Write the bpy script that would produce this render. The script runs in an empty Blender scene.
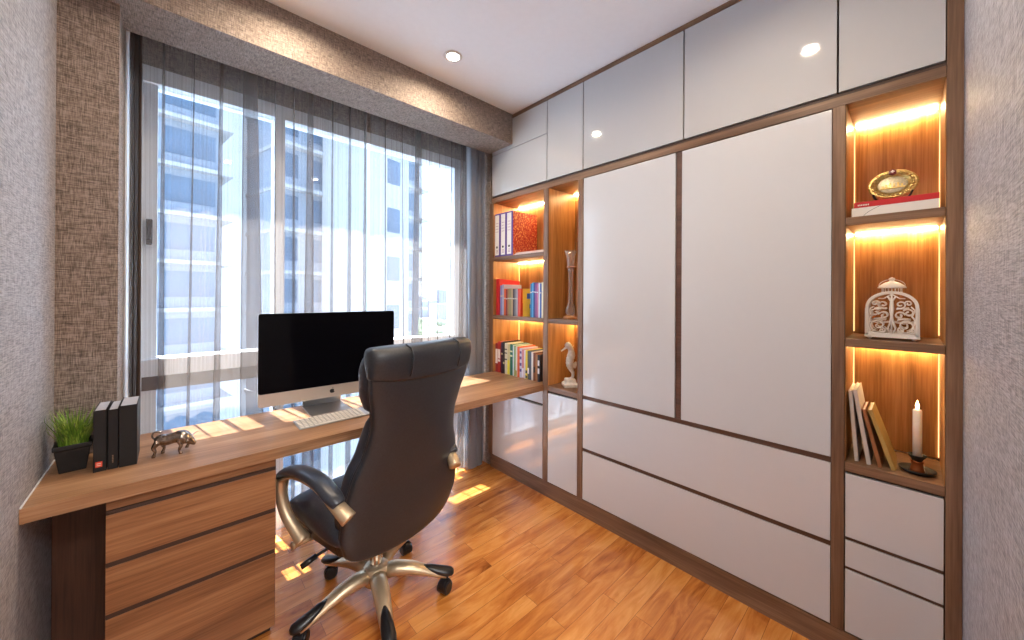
import bpy, bmesh, math, random
from mathutils import Vector, Matrix
random.seed(7)
R = math.radians
sc = bpy.context.scene
COL = sc.collection

# ------------------------------------------------------------------ camera, sky, sun, exposure
F, YAW, PITCH, ROLL, CY, H = 366.9, R(47.2), R(.08), R(.3), 294.4, 1.35
fw = Vector((math.cos(YAW)*math.cos(PITCH), math.sin(YAW)*math.cos(PITCH), math.sin(PITCH)))
rt = Vector((math.sin(YAW), -math.cos(YAW), 0)); up = rt.cross(fw)
r2 = rt*math.cos(ROLL)+up*math.sin(ROLL); u2 = -rt*math.sin(ROLL)+up*math.cos(ROLL)
cd = bpy.data.cameras.new('camera'); cam = bpy.data.objects.new('camera', cd); COL.objects.link(cam)
m = Matrix((r2, u2, -fw)).transposed().to_4x4(); m.translation = (0, 0, H); cam.matrix_world = m
cd.sensor_width = 36; cd.lens = F/1024*36; cd.shift_y = -(320-CY)/1024; cd.clip_start = .02; cd.clip_end = 6000
sc.camera = cam
vs = sc.view_settings; vs.view_transform = 'Standard'; vs.look = 'None'; vs.gamma = 1; vs.use_curve_mapping = False
vs.exposure = 0.36
sc.cycles.use_denoising = True
sc.cycles.transparent_max_bounces = 16
sc.cycles.max_bounces = 10; sc.cycles.diffuse_bounces = 5
sc.cycles.sample_clamp_indirect = 6

w = bpy.data.worlds.new('sky'); sc.world = w; w.use_nodes = True
nt = w.node_tree; nt.nodes.clear()
out = nt.nodes.new('ShaderNodeOutputWorld'); bg = nt.nodes.new('ShaderNodeBackground')
tc = nt.nodes.new('ShaderNodeTexCoord'); sx = nt.nodes.new('ShaderNodeSeparateXYZ'); rp = nt.nodes.new('ShaderNodeValToRGB')
nt.links.new(tc.outputs['Generated'], sx.inputs[0]); nt.links.new(sx.outputs['Z'], rp.inputs[0])
nt.links.new(rp.outputs[0], bg.inputs[0]); nt.links.new(bg.outputs[0], out.inputs[0])
e = rp.color_ramp.elements; e[0].position = .0; e[0].color = (.84, .92, 1, 1); e[1].position = .8; e[1].color = (.36, .58, 1, 1)
k = e.new(.12); k.color = (.66, .83, 1, 1)
bg.inputs[1].default_value = 4.6

sd = bpy.data.lights.new('sun', 'SUN'); sun = bpy.data.objects.new('sun', sd); COL.objects.link(sun)
sun.rotation_euler = Vector((.06, -.35, -1)).to_track_quat('-Z', 'Y').to_euler()
sd.energy = 78; sd.angle = R(.6); sd.color = (1, .96, .9)

def area(name, loc, size, power, col, rot=(0, 0, 0), spread=180, shape='DISK', size_y=None):
    d = bpy.data.lights.new(name, 'AREA'); d.shape = shape; d.size = size; d.energy = power; d.color = col; d.spread = R(spread)
    if size_y: d.size_y = size_y
    o = bpy.data.objects.new(name, d); o.location = loc; o.rotation_euler = rot; COL.objects.link(o); return o
WARM = (1, .81, .60)
DL = [(1.15, 1.74), (.40, 1.74), (1.19, .36), (.40, .36)]
for (x, y) in DL:
    area('downlight_lamp', (x, y, 2.668), .06, 6.5, WARM, spread=165)
area('hall_fill_light', (.2, -1.0, 2.55), .7, 50, (1, .98, .96))  # added fill light in the unseen hall behind the camera

# ------------------------------------------------------------------ helpers
def srgb(r, g, b):
    f = lambda c: (c/255/12.92) if c/255 <= .04045 else ((c/255+.055)/1.055)**2.4
    return (f(r), f(g), f(b), 1)

class NT:
    def __init__(s, name):
        s.m = bpy.data.materials.new(name); s.m.use_nodes = True; s.t = s.m.node_tree; s.t.nodes.clear()
        s.out = s.n('OutputMaterial'); s.b = s.n('BsdfPrincipled'); s.l(s.b.outputs[0], s.out.inputs[0])
    def n(s, t, **k):
        n = s.t.nodes.new('ShaderNode'+t)
        for a, v in k.items(): setattr(n, a, v)
        return n
    def l(s, a, b): s.t.links.new(a, b)
    def mapping(s, scale, src='Object'):
        if src == 'Position': o = s.n('NewGeometry').outputs['Position']
        else: o = s.n('TexCoord').outputs[src]
        mp = s.n('Mapping'); mp.inputs['Scale'].default_value = scale; s.l(o, mp.inputs[0]); return mp.outputs[0]
    def noise(s, vec, scale=1, detail=3, rough=.5, dist=0):
        n = s.n('TexNoise'); n.inputs['Scale'].default_value = scale; n.inputs['Detail'].default_value = detail
        n.inputs['Roughness'].default_value = rough; n.inputs['Distortion'].default_value = dist; s.l(vec, n.inputs['Vector']); return n.outputs[0]
    def ramp(s, fac, stops):
        r = s.n('ValToRGB'); e = r.color_ramp.elements
        while len(e) < len(stops): e.new(.5)
        for i, (p, c) in enumerate(stops): e[i].position = p; e[i].color = c
        s.l(fac, r.inputs[0]); return r.outputs[0]
    def math(s, op, a, b=None, c=None):
        n = s.n('Math', operation=op)
        for i, v in enumerate((a, b, c)):
            if v is None: continue
            if isinstance(v, (int, float)): n.inputs[i].default_value = v
            else: s.l(v, n.inputs[i])
        return n.outputs[0]
    def mix(s, f, a, b, mode='MIX'):
        n = s.n('MixRGB', blend_type=mode)
        for i, v in enumerate((f, a, b)):
            if isinstance(v, (int, float)): n.inputs[i].default_value = v
            elif isinstance(v, tuple): n.inputs[i].default_value = v
            else: s.l(v, n.inputs[i])
        return n.outputs[0]
    def bump(s, h, strength=.3, dist=.001):
        b = s.n('Bump'); b.inputs['Strength'].default_value = strength; b.inputs['Distance'].default_value = dist
        s.l(h, b.inputs['Height']); s.l(b.outputs[0], s.b.inputs['Normal'])
    def set(s, **k):
        for a, v in k.items():
            i = s.b.inputs[a.replace('_', ' ')]
            if isinstance(v, (int, float, tuple)): i.default_value = v
            else: s.l(v, i)
        return s.m

def plain(name, col, rough=.5, metal=0, coat=0, vary=.06, bump=0, scale=30, **k):
    t = NT(name); v = t.mapping((1, 1, 1)); nz = t.noise(v, scale, 4)
    c1 = tuple(c*(1-vary) for c in col[:3])+(1,); c2 = tuple(min(1, c*(1+vary)) for c in col[:3])+(1,)
    t.set(Base_Color=t.ramp(nz, [(.3, c1), (.7, c2)]), Roughness=rough, Metallic=metal, Coat_Weight=coat, **k)
    if bump: t.bump(nz, bump)
    return t.m

def wood(name, dark, mid, light, axis=0, rough=.42, coat=0.0, scale=1.0, src='Position'):
    t = NT(name)
    sc1 = [9*scale]*3; sc1[axis] = .8*scale
    sc2 = [160*scale]*3; sc2[axis] = 5*scale
    a = t.noise(t.mapping(tuple(sc1), src), 1.6, 3, .5, .6)
    b = t.noise(t.mapping(tuple(sc2), src), 1.0, 2, .6)
    f = t.math('ADD', t.math('MULTIPLY', a, .62), t.math('MULTIPLY', b, .38))
    t.set(Base_Color=t.ramp(f, [(.34, dark), (.5, mid), (.66, light)]), Roughness=rough, Coat_Weight=coat)
    t.bump(b, .12, .0006)
    return t.m

def woven(name, cols, bump=.6, va=(420, 420, 30), ha=(30, 30, 420)):
    t = NT(name)
    v = t.noise(t.mapping(va, 'Position'), 1, 2, .6)
    h = t.noise(t.mapping(ha, 'Position'), 1, 2, .6)
    big = t.noise(t.mapping((1, 1, 1), 'Position'), 60, 3, .6)
    f = t.math('ADD', t.math('MULTIPLY', v, .42), t.math('ADD', t.math('MULTIPLY', h, .46), t.math('MULTIPLY', big, .12)))
    t.set(Base_Color=t.ramp(f, [(.40, cols[0]), (.5, cols[1]), (.60, cols[2])]), Roughness=.62)
    t.b.inputs['Specular IOR Level'].default_value = .35
    t.bump(f, bump, .003)
    return t.m

M = {}
M['wallpaper'] = woven('woven_wallpaper', (srgb(92, 82, 76), srgb(140, 126, 116), srgb(174, 160, 150)))
M['wallpaper_daylit'] = woven('woven_wallpaper_daylit', (srgb(118, 118, 124), srgb(156, 156, 163), srgb(184, 184, 192)))  # same wallpaper, lighter and cooler: daylight put into its colours
M['wallpaper_under'] = woven('woven_wallpaper_underside', (srgb(92, 82, 76), srgb(140, 126, 116), srgb(174, 160, 150)), .6, (30, 420, 30), (420, 30, 30))
M['ceiling'] = plain('ceiling_paint', srgb(244, 248, 252), .75, vary=.01)
M['paint'] = plain('white_paint', srgb(225, 224, 222), .6, vary=.015)
WD = (srgb(88, 63, 46), srgb(120, 90, 68), srgb(146, 115, 90))
M['wood_z'] = wood('walnut_vertical', *WD, axis=2)
M['wood_y'] = wood('walnut_along_y', *WD, axis=1)
WX = (srgb(124, 88, 60), srgb(160, 119, 86), srgb(190, 150, 114))
M['wood_x'] = wood('walnut_along_x', *WX, axis=0, rough=.33)
M['drawer_wood'] = wood('walnut_drawer', srgb(104, 66, 40), srgb(142, 96, 62), srgb(170, 123, 84), axis=0, rough=.38)
M['lining'] = wood('veneer_lining', srgb(134, 90, 46), srgb(176, 124, 70), srgb(202, 152, 96), axis=2, rough=.4)
M['lining_y'] = wood('veneer_lining_shelf', srgb(120, 74, 44), srgb(160, 106, 68), srgb(186, 132, 90), axis=1, rough=.35)
M['groove'] = plain('dark_groove', srgb(62, 42, 34), .6)
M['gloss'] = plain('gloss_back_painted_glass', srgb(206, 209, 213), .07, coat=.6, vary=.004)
M['gloss_upper_shaded'] = plain('gloss_upper_front_shaded', srgb(190, 192, 194), .05, coat=1, vary=.004)  # same glass as the doors, weaker light up here put into a darker colour
M['alu'] = plain('aluminium', srgb(196, 196, 196), .32, 1, vary=.02)
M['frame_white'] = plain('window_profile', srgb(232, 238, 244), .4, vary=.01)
M['black_glass'] = plain('screen_glass', (.003, .003, .005, 1), .08, vary=0, Specular_IOR_Level=.05)
M['leather'] = plain('black_leather', srgb(40, 43, 49), .38, vary=.2, bump=.25, scale=160)
M['leather_soft'] = plain('black_leather_cushion', srgb(46, 50, 60), .32, vary=.2, bump=.3, scale=120)
M['black_plastic'] = plain('black_plastic', srgb(24, 24, 28), .33, vary=.05)
M['champagne'] = plain('champagne_metal', srgb(208, 186, 154), .38, .7, vary=.03)
M['chrome'] = plain('chrome', srgb(205, 205, 208), .15, 1, vary=.02)
M['black'] = plain('matt_black', srgb(22, 21, 22), .5)
M['black_cloth'] = plain('black_book_cloth', srgb(17, 16, 19), .65, bump=.2, scale=400)
M['paper'] = plain('paper', srgb(226, 222, 210), .8, vary=.03)
M['page_grey'] = plain('grey_pages', srgb(176, 176, 182), .8, vary=.04)
M['white'] = plain('white_enamel', srgb(236, 232, 226), .35, vary=.01)
M['ceramic'] = plain('ceramic', srgb(204, 204, 202), .3, vary=.16, scale=60)
M['pot'] = plain('black_pot', srgb(20, 20, 22), .55, vary=.1)
M['soil'] = plain('soil', srgb(50, 38, 28), .95, vary=.4, scale=200)
M['gold'] = plain('gilt_metal', srgb(206, 178, 112), .36, .9, vary=.25, bump=.8, scale=130)
M['silver_dark'] = plain('antique_metal', srgb(150, 138, 128), .2, 1, vary=.45, bump=.6, scale=90)
M['red'] = plain('red_card', srgb(196, 36, 42), .5)
M['copper'] = plain('copper_brown', srgb(150, 84, 44), .35, .5)
M['wax'] = plain('candle_wax', srgb(240, 236, 226), .45, Subsurface_Weight=.2)
M['orange_label'] = plain('orange_label', srgb(222, 78, 52), .6)
M['stone'] = plain('tower_render', srgb(158, 163, 168), .8, vary=.05, scale=.6)
M['stone2'] = plain('tower_render_cool', srgb(124, 138, 154), .8, vary=.08, scale=.6)
M['tower_glass'] = plain('tower_window_glass', srgb(62, 90, 116), .3, 0, vary=.3, scale=.4)
M['green'] = plain('trees', srgb(86, 112, 84), .9, vary=.3, scale=.1)
M['city'] = plain('far_city', srgb(120, 134, 148), .9, vary=.2, scale=.02)

def emis(name, col, s):
    t = NT(name); t.set(Base_Color=(0, 0, 0, 1), Emission_Color=col, Emission_Strength=s); return t.m
M['led'] = emis('led_strip_glow', (1, .72, .36, 1), 80)
M['led_side'] = emis('led_side_glow', (1, .62, .25, 1), 2.2)
M['lamp'] = emis('downlight_glow', (1, .93, .82, 1), 30)
M['flame'] = emis('flame_glow', (1, .72, .30, 1), 30)

# window pane: thin glass, mostly clear
t = NT('window_pane')
tr = t.n('BsdfTransparent'); tr.inputs[0].default_value = (.94, .97, 1, 1); gl = t.n('BsdfGlossy'); gl.inputs['Roughness'].default_value = .02
lw = t.n('LayerWeight'); lw.inputs[0].default_value = .5; mx = t.n('MixShader')
t.l(t.math('ADD', .03, t.math('MULTIPLY', .9, t.math('POWER', lw.outputs['Facing'], 5))), mx.inputs[0]); t.l(tr.outputs[0], mx.inputs[1]); t.l(gl.outputs[0], mx.inputs[2]); t.l(mx.outputs[0], t.out.inputs[0])
M['pane'] = t.m
t = NT('clear_glass')
tr = t.n('BsdfTransparent'); tr.inputs[0].default_value = (.97, .98, 1, 1); gl = t.n('BsdfGlossy'); gl.inputs['Roughness'].default_value = .04
lw = t.n('LayerWeight'); lw.inputs[0].default_value = .42; mx = t.n('MixShader')
df = t.n('BsdfDiffuse'); df.inputs[0].default_value = (.85, .88, .9, 1); m3 = t.n('MixShader'); m3.inputs[0].default_value = .45; t.l(gl.outputs[0], m3.inputs[1]); t.l(df.outputs[0], m3.inputs[2])  # white diffuse mixed in at the edges to paint the light glass catches
t.l(t.math('ADD', .05, t.math('MULTIPLY', .9, t.math('POWER', lw.outputs['Facing'], 1.6))), mx.inputs[0]); t.l(tr.outputs[0], mx.inputs[1]); t.l(m3.outputs[0], mx.inputs[2]); t.l(mx.outputs[0], t.out.inputs[0])
M['glass'] = t.m

def cloth(name, col, cover, thread=.22):
    """open weave cloth: threads cover a share of the surface; edge-on cloth covers more"""
    t = NT(name)
    geo = t.n('NewGeometry'); dot = t.n('VectorMath', operation='DOT_PRODUCT')
    t.l(geo.outputs['Normal'], dot.inputs[0]); t.l(geo.outputs['Incoming'], dot.inputs[1])
    c = t.math('MAXIMUM', t.math('ABSOLUTE', dot.outputs['Value']), .16)
    uv = t.n('TexCoord').outputs['UV']
    mp = t.n('Mapping'); mp.inputs['Scale'].default_value = (130, .6, 1); t.l(uv, mp.inputs[0])
    nz = t.noise(mp.outputs[0], 1.0, 2, .7)
    cov = t.math('MINIMUM', t.math('MAXIMUM', t.math('ADD', cover-thread, t.math('MULTIPLY', nz, 2*thread)), .02), .97)
    op = t.math('SUBTRACT', 1, t.math('POWER', t.math('SUBTRACT', 1, cov), t.math('DIVIDE', 1, c)))
    d = t.n('BsdfDiffuse'); d.inputs[0].default_value = col
    tl = t.n('BsdfTranslucent'); tl.inputs[0].default_value = col
    m1 = t.n('MixShader'); m1.inputs[0].default_value = .5; t.l(d.outputs[0], m1.inputs[1]); t.l(tl.outputs[0], m1.inputs[2])
    tr = t.n('BsdfTransparent'); m2 = t.n('MixShader')
    t.l(op, m2.inputs[0]); t.l(tr.outputs[0], m2.inputs[1]); t.l(m1.outputs[0], m2.inputs[2]); t.l(m2.outputs[0], t.out.inputs[0])
    return t.m
M['sheer'] = cloth('sheer_voile', srgb(134, 126, 121), .39, .30)
M['drape'] = cloth('grey_drape_cloth', srgb(172, 174, 180), .88, .10)

# floor boards running along X
t = NT('floor_boards')
pos = t.mapping((1, 1, 1), 'Position')
br = t.n('TexBrick'); t.l(pos, br.inputs['Vector'])
br.offset = .37; br.inputs['Color1'].default_value = (0, 0, 0, 1); br.inputs['Color2'].default_value = (1, 1, 1, 1); br.inputs['Mortar'].default_value = (.5, .5, .5, 1)
for kk, vv in (('Scale', 1), ('Mortar Size', .0008), ('Mortar Smooth', .2), ('Bias', 0), ('Brick Width', .72), ('Row Height', .078)): br.inputs[kk].default_value = vv
off = t.n('VectorMath', operation='MULTIPLY_ADD'); t.l(br.outputs[0], off.inputs[0]); off.inputs[1].default_value = (7.3, 3.1, 5); t.l(pos, off.inputs[2])
mp = t.n('Mapping'); mp.inputs['Scale'].default_value = (1.9, 8, 1); t.l(off.outputs[0], mp.inputs[0])
g1 = t.noise(mp.outputs[0], 1.7, 4, .55, 1.5)
mp2 = t.n('Mapping'); mp2.inputs['Scale'].default_value = (5, 120, 1); t.l(off.outputs[0], mp2.inputs[0])
g2 = t.noise(mp2.outputs[0], 1, 2, .6)
ff = t.math('ADD', t.math('MULTIPLY', g1, .66), t.math('ADD', t.math('MULTIPLY', g2, .15), t.math('MULTIPLY', br.outputs[0], .17)))
colr = t.ramp(ff, [(.27, srgb(122, 64, 24)), (.37, srgb(178, 102, 42)), (.50, srgb(206, 130, 58)), (.66, srgb(226, 158, 84))])
colr = t.mix(br.outputs['Fac'], colr, srgb(120, 66, 28))
t.set(Base_Color=colr, Roughness=t.math('ADD', .20, t.math('MULTIPLY', g2, .10)), Coat_Weight=.6, Coat_Roughness=.16)
t.bump(t.math('SUBTRACT', t.math('MULTIPLY', g2, .3), br.outputs['Fac']), .15, .001)
M['floor'] = t.m

def empty(name, loc=(0, 0, 0), rz=0, label=None, cat=None, group=None, kind=None):
    o = bpy.data.objects.new(name, None); o.empty_display_size = .05; o.location = loc; o.rotation_euler = (0, 0, rz); COL.objects.link(o)
    return tag(o, label, cat, group, kind)
def tag(o, label=None, cat=None, group=None, kind=None):
    for kk, v in (('label', label), ('category', cat), ('group', group), ('kind', kind)):
        if v: o[kk] = v
    return o
def wloc(o):
    v = Vector((0, 0, 0))
    while o: v += Vector(o.location); o = o.parent
    return v

def finish(name, verts, faces, mat, parent=None, smooth=False, bevel=0, subsurf=0, solid=0, loc=None, uvs=None, segs=2):
    me = bpy.data.meshes.new(name); me.from_pydata([tuple(v) for v in verts], [], faces); me.update()
    bm = bmesh.new(); bm.from_mesh(me); bmesh.ops.recalc_face_normals(bm, faces=bm.faces); bm.to_mesh(me); bm.free()
    if smooth: me.polygons.foreach_set('use_smooth', [True]*len(me.polygons))
    if isinstance(mat, str): mat = M[mat]
    me.materials.append(mat)
    o = bpy.data.objects.new(name, me); COL.objects.link(o)
    if parent: o.parent = parent
    if loc is not None: o.location = loc
    if solid: md = o.modifiers.new('t', 'SOLIDIFY'); md.thickness = solid; md.offset = 0
    if bevel:
        md = o.modifiers.new('b', 'BEVEL'); md.width = bevel; md.segments = segs; md.limit_method = 'ANGLE'; md.angle_limit = R(40)
        md.harden_normals = False
    if subsurf: md = o.modifiers.new('s', 'SUBSURF'); md.levels = md.render_levels = subsurf
    return o

class MB:
    def __init__(s): s.v = []; s.f = []
    def add(s, v, f):
        n = len(s.v); s.v += [Vector(p) for p in v]; s.f += [[i+n for i in q] for q in f]; return s
    def box(s, x0, x1, y0, y1, z0, z1):
        return s.add([(x0, y0, z0), (x1, y0, z0), (x1, y1, z0), (x0, y1, z0), (x0, y0, z1), (x1, y0, z1), (x1, y1, z1), (x0, y1, z1)],
                     [[0, 3, 2, 1], [4, 5, 6, 7], [0, 1, 5, 4], [1, 2, 6, 5], [2, 3, 7, 6], [3, 0, 4, 7]])
    def rings(s, rings, cap=True, close=False):
        n = len(rings[0]); vv = [p for r in rings for p in r]; ff = []
        m_ = len(rings)
        for i in range(m_ if close else m_-1):
            for j in range(n):
                a = i*n+j; b = i*n+(j+1) % n; c = ((i+1) % m_)*n+(j+1) % n; d = ((i+1) % m_)*n+j; ff.append([a, b, c, d])
        if cap and not close: ff += [list(range(n))[::-1], list(range((m_-1)*n, m_*n))]
        return s.add(vv, ff)
    def lathe(s, prof, c=(0, 0, 0), n=24, sx=1, sy=1):
        return s.rings([[(c[0]+r*sx*math.cos(2*math.pi*i/n), c[1]+r*sy*math.sin(2*math.pi*i/n), c[2]+z) for i in range(n)] for r, z in prof])
    def tube(s, pts, rad, n=8, flat=None, close=False):
        """sweep; rad number or list; flat = (w,h) factors with w along the side direction"""
        pts = [Vector(p) for p in pts]; k = len(pts); rr = rad if isinstance(rad, (list, tuple)) else [rad]*k
        rings = []; prev = None
        for i, p in enumerate(pts):
            a = pts[(i-1) % k] if (i > 0 or close) else p; b = pts[(i+1) % k] if (i < k-1 or close) else p
            d = (b-a).normalized()
            if prev is None:
                u = Vector((1, 0, 0)) if abs(d.x) < .9 else Vector((0, 0, 1))
            else: u = prev
            u = (u-d*u.dot(d)).normalized(); prev = u; v = d.cross(u)
            r = rr[i]; ru, rv = (r if isinstance(r, (tuple, list)) else (r, r))
            if flat: ru *= flat[0]; rv *= flat[1]
            rings.append([p+u*ru*math.cos(2*math.pi*j/n)+v*rv*math.sin(2*math.pi*j/n) for j in range(n)])
        return s.rings(rings, close=close)
    def ball(s, c, r, n=12, sz=(1, 1, 1)):
        m_ = n//2
        rings = []
        for i in range(m_+1):
            a = -math.pi/2+math.pi*i/m_; cr = max(math.cos(a), .02)
            rings.append([(c[0]+r*sz[0]*cr*math.cos(2*math.pi*j/n), c[1]+r*sz[1]*cr*math.sin(2*math.pi*j/n), c[2]+r*sz[2]*math.sin(a)) for j in range(n)])
        return s.rings(rings)
    def xf(s, mtx):
        s.v = [mtx @ p for p in s.v]; return s
    def build(s, name, mat, parent=None, world=False, base=None, **k):
        """world=True: vertices are in scene coordinates; base: a top-level mesh gets its origin there"""
        vv = s.v; loc = None
        if world and parent: w0 = wloc(parent); vv = [p-w0 for p in vv]
        elif base is not None: b = Vector(base); vv = [p-b for p in vv]; loc = b
        elif world:
            xs = [p.x for p in vv]; ys = [p.y for p in vv]; b = Vector(((min(xs)+max(xs))/2, (min(ys)+max(ys))/2, min(p.z for p in vv)))
            vv = [p-b for p in vv]; loc = b
        return finish(name, vv, s.f, mat, parent, loc=loc, **k)

def B(name, mat, parent, x0, x1, y0, y1, z0, z1, bevel=.0015, **k):
    return MB().box(x0, x1, y0, y1, z0, z1).build(name, mat, parent, world=True, bevel=bevel, **k)
def S(name, mat, boxes, bevel=0):
    mb = MB()
    for b in boxes: mb.box(*b)
    o = mb.build(name, mat, None, world=True, bevel=bevel); o['kind'] = 'structure'; return o
def copy_tree(o, parent=None):
    c = o.copy(); COL.objects.link(c)
    if parent: c.parent = parent
    for ch in list(o.children): copy_tree(ch, c)
    return c
def catmull(pts, n=6):
    P = [Vector(p) for p in pts]; out = []
    for i in range(len(P)-1):
        a = P[max(i-1, 0)]; b = P[i]; c = P[i+1]; d = P[min(i+2, len(P)-1)]
        for j in range(n):
            t_ = j/n; out.append(.5*((2*b)+(c-a)*t_+(2*a-5*b+4*c-d)*t_*t_+(3*b-a-3*c+d)*t_**3))
    out.append(P[-1]); return out
def lerpk(tab, x):
    if x <= tab[0][0]: return tab[0][1]
    for (a, va), (b, vb) in zip(tab, tab[1:]):
        if x <= b: return va+(vb-va)*(x-a)/(b-a)
    return tab[-1][1]
def smk(tab, x):
    """smooth keyed value"""
    if x <= tab[0][0]: return tab[0][1]
    for (a, va), (b, vb) in zip(tab, tab[1:]):
        if x <= b:
            u = (x-a)/(b-a); u = u*u*(3-2*u); return va+(vb-va)*u
    return tab[-1][1]

# ------------------------------------------------------------------ the room
XL, XC, XR = -.31, 1.85, 2.22          # left wall, cabinet fronts, wall behind cabinets
YB, YP, YS, YW = -.12, 2.085, 2.00, 2.45
ZC, ZS = 2.69, 2.47
S('floor', 'floor', [(-.5, 2.4, -2.0, 2.62, -.05, 0)])
S('ceiling', 'ceiling', [(-.5, 2.4, -2.0, 2.50, ZC, ZC+.06)])
S('wall_left', 'wallpaper_daylit', [(XL-.12, XL, -2.0, 2.62, 0, ZC)])
S('wall_right', 'paint', [(XR, XR+.12, YB-.1, 2.62, 0, ZC)])
S('wall_window', 'wallpaper', [(1.86, XR, 2.262, 2.60, 0, ZC), (XL, -.155, YP, 2.60, 0, ZC), (-.155, 1.86, YW+.01, 2.50, 2.43, ZC)])
S('wall_back', 'wallpaper_daylit', [(.78, XR, YB-.12, YB, 0, ZC), (XL, .78, YB-.12, YB, 2.15, ZC)])
S('wall_hall', 'paint', [(-.5, 2.4, -2.1, -2.0, 0, ZC), (1.3, 1.4, -2.0, YB-.12, 0, ZC)])
S('trim_1', 'wallpaper', [(XL, XC-.001, YS, YS+.27, ZS+.004, ZC)])
S('trim_8', 'wallpaper_under', [(XL, XC-.001, YS, YS+.27, ZS, ZS+.0035)])                       # boxed pelmet in front of the curtains
S('trim_2', 'wood_z', [(.74, .78, YB-.13, YB+.005, 0, 2.19), (XL, .74, YB-.13, YB+.005, 2.15, 2.19)])
S('baseboard_window', 'wood_x', [(XL, -.155, YP-.014, YP, 0, .10)])
S('baseboard_left', 'wood_y', [(XL, XL+.014, YB, YP-.014, 0, .10)])

# window
win = S('window_1', 'frame_white', [
    (-.155, -.105, YW, YW+.10, 0, 2.43), (-.105, -.055, YW+.02, YW+.08, .10, 2.37), (1.64, 1.86, YW, YW+.10, 0, 2.43),
    (-.155, 1.86, YW, YW+.10, 2.355, 2.43), (-.155, 1.86, YW-.0, YW+.10, 0, .09), (-.155, 1.86, YW-.02, YW+.10, .955, 1.035),
    (.425, .475, YW, YW+.10, .09, 2.36)])
B('window_rail', 'groove', win, -.155, 1.64, YW+.005, YW+.09, .885, .955)
for (a, b) in ((-.055, .425), (.475, 1.64)):
    for (c, d) in ((.09, .885), (1.035, 2.355)):
        B('window_pane', 'pane', win, a, b, YW+.05, YW+.056, c, d, bevel=0)
B('lit_return_strip', 'frame_white', win, -.155, -.149, 2.345, 2.449, 0, 2.64)  # added white strip painting the skylight on the wall return
hb = MB().box(-.092, -.070, YW-.012, YW+.02, 1.58, 1.70).box(-.088, -.074, YW-.035, YW-.012, 1.60, 1.66); hb.build('window_handle', 'black_plastic', win, world=True, bevel=.002)

# curtains -----------------------------------------------------------
def curtain(name, x0, x1, yc, z0, z1, mat, spacing, amp, seed, label, gath=0, dens=14, leanx=0):
    rnd = random.Random(seed); nf = max(2, int((x1-x0)/spacing)); nx = nf*dens*2; nz = 16
    ph = [rnd.uniform(.75, 1.25) for _ in range(nf+2)]; sm = sum(ph[:nf]); cum = [0]
    for q in ph[:nf]: cum.append(cum[-1]+q/sm)
    am = [(rnd.uniform(1.2, 1.9) if rnd.random() < .55 else rnd.uniform(.3, .7)) for _ in range(nf+2)]; dr = [rnd.uniform(-1, 1) for _ in range(nf+2)]; sh = [rnd.uniform(-.3, .3) for _ in range(nf+2)]
    v = []; uv = []; f = []
    for j in range(nz+1):
        tz = j/nz; z = z0+(z1-z0)*tz; low = 1-tz
        for i in range(nx+1):
            u = i/nx
            # irregular folds, narrow pinches at the top and wide swings lower down
            k_ = 0
            while k_ < nf-1 and u > cum[k_+1]: k_ += 1
            loc = (u-cum[k_])/(cum[k_+1]-cum[k_]); loc = min(max(loc, 0), 1)
            # a nearly flat stretch, then a doubled-over fold
            wid = (cum[k_+1]-cum[k_])*(x1-x0); ov = am[k_]*(.55+.55*low)
            if loc < .5: g_ = loc*1.5; h_ = .12*math.sin(2*math.pi*loc*1.5+k_)
            else:
                t_ = (loc-.5)*2; g_ = .75+.25*t_+.33*ov*math.sin(2*math.pi*t_); h_ = .12*math.sin(2*math.pi*.75+k_)*(1-t_)+.12*math.sin(k_+1)*t_+math.sin(math.pi*t_)*ov
            x = x0+cum[k_]*(x1-x0)+wid*g_ + ((1-loc)*dr[k_]+loc*dr[k_+1])*spacing*.35*low*min(1, 6*u, 6*(1-u))
            y = yc-amp*h_
            v.append((x, y, z)); uv.append((u*(x1-x0)*1.6, tz))
    for j in range(nz):
        for i in range(nx):
            a = j*(nx+1)+i; f.append([a, a+1, a+nx+2, a+nx+1])
    b = Vector(((x0+x1)/2, yc, z0)); o = finish(name, [Vector(p)-b for p in v], f, mat, None, smooth=True, loc=b)
    ul = o.data.uv_layers.new(name='uv')
    for lp in o.data.loops: ul.data[lp.index].uv = uv[lp.vertex_index]
    return tag(o, label, 'curtain')
curtain('sheer_curtain', -.115, .90, 2.335, .015, 2.64, 'sheer', .098, .026, 3, 'sheer striped voile curtain panel hanging behind the monitor and left half of desk')
curtain('sheer_curtain', .92, 1.64, 2.33, .015, 2.64, 'sheer', .098, .026, 12, 'sheer striped voile curtain panel covering the right half of the window')
curtain('gathered_curtain', -.140, -.105, 2.335, .015, 2.64, 'drape', .012, .03, 5, 'narrow taupe gathered curtain edge beside the wallpapered corner', dens=6).data.materials[0] = cloth('taupe_gathered_cloth', srgb(96, 84, 78), .88, .1)
curtain('gathered_curtain', 1.655, 1.845, 2.325, .02, 2.64, 'drape', .052, .032, 9, 'grey gathered drape bunched beside the left bookcase', dens=8)
ct = MB().box(-.145, 1.84, 2.315, 2.355, 2.645, ZC); tag(ct.build('curtain_track', 'alu', None, world=True), 'slim metal curtain track fixed behind the pelmet', 'curtain track')

# ------------------------------------------------------------------ wall of cabinets
TF = .018                                # front thickness
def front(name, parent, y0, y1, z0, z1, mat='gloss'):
    return B(name, mat, parent, XC-.002, XC+TF, y0, y1, z0, z1, bevel=.0012)
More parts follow.
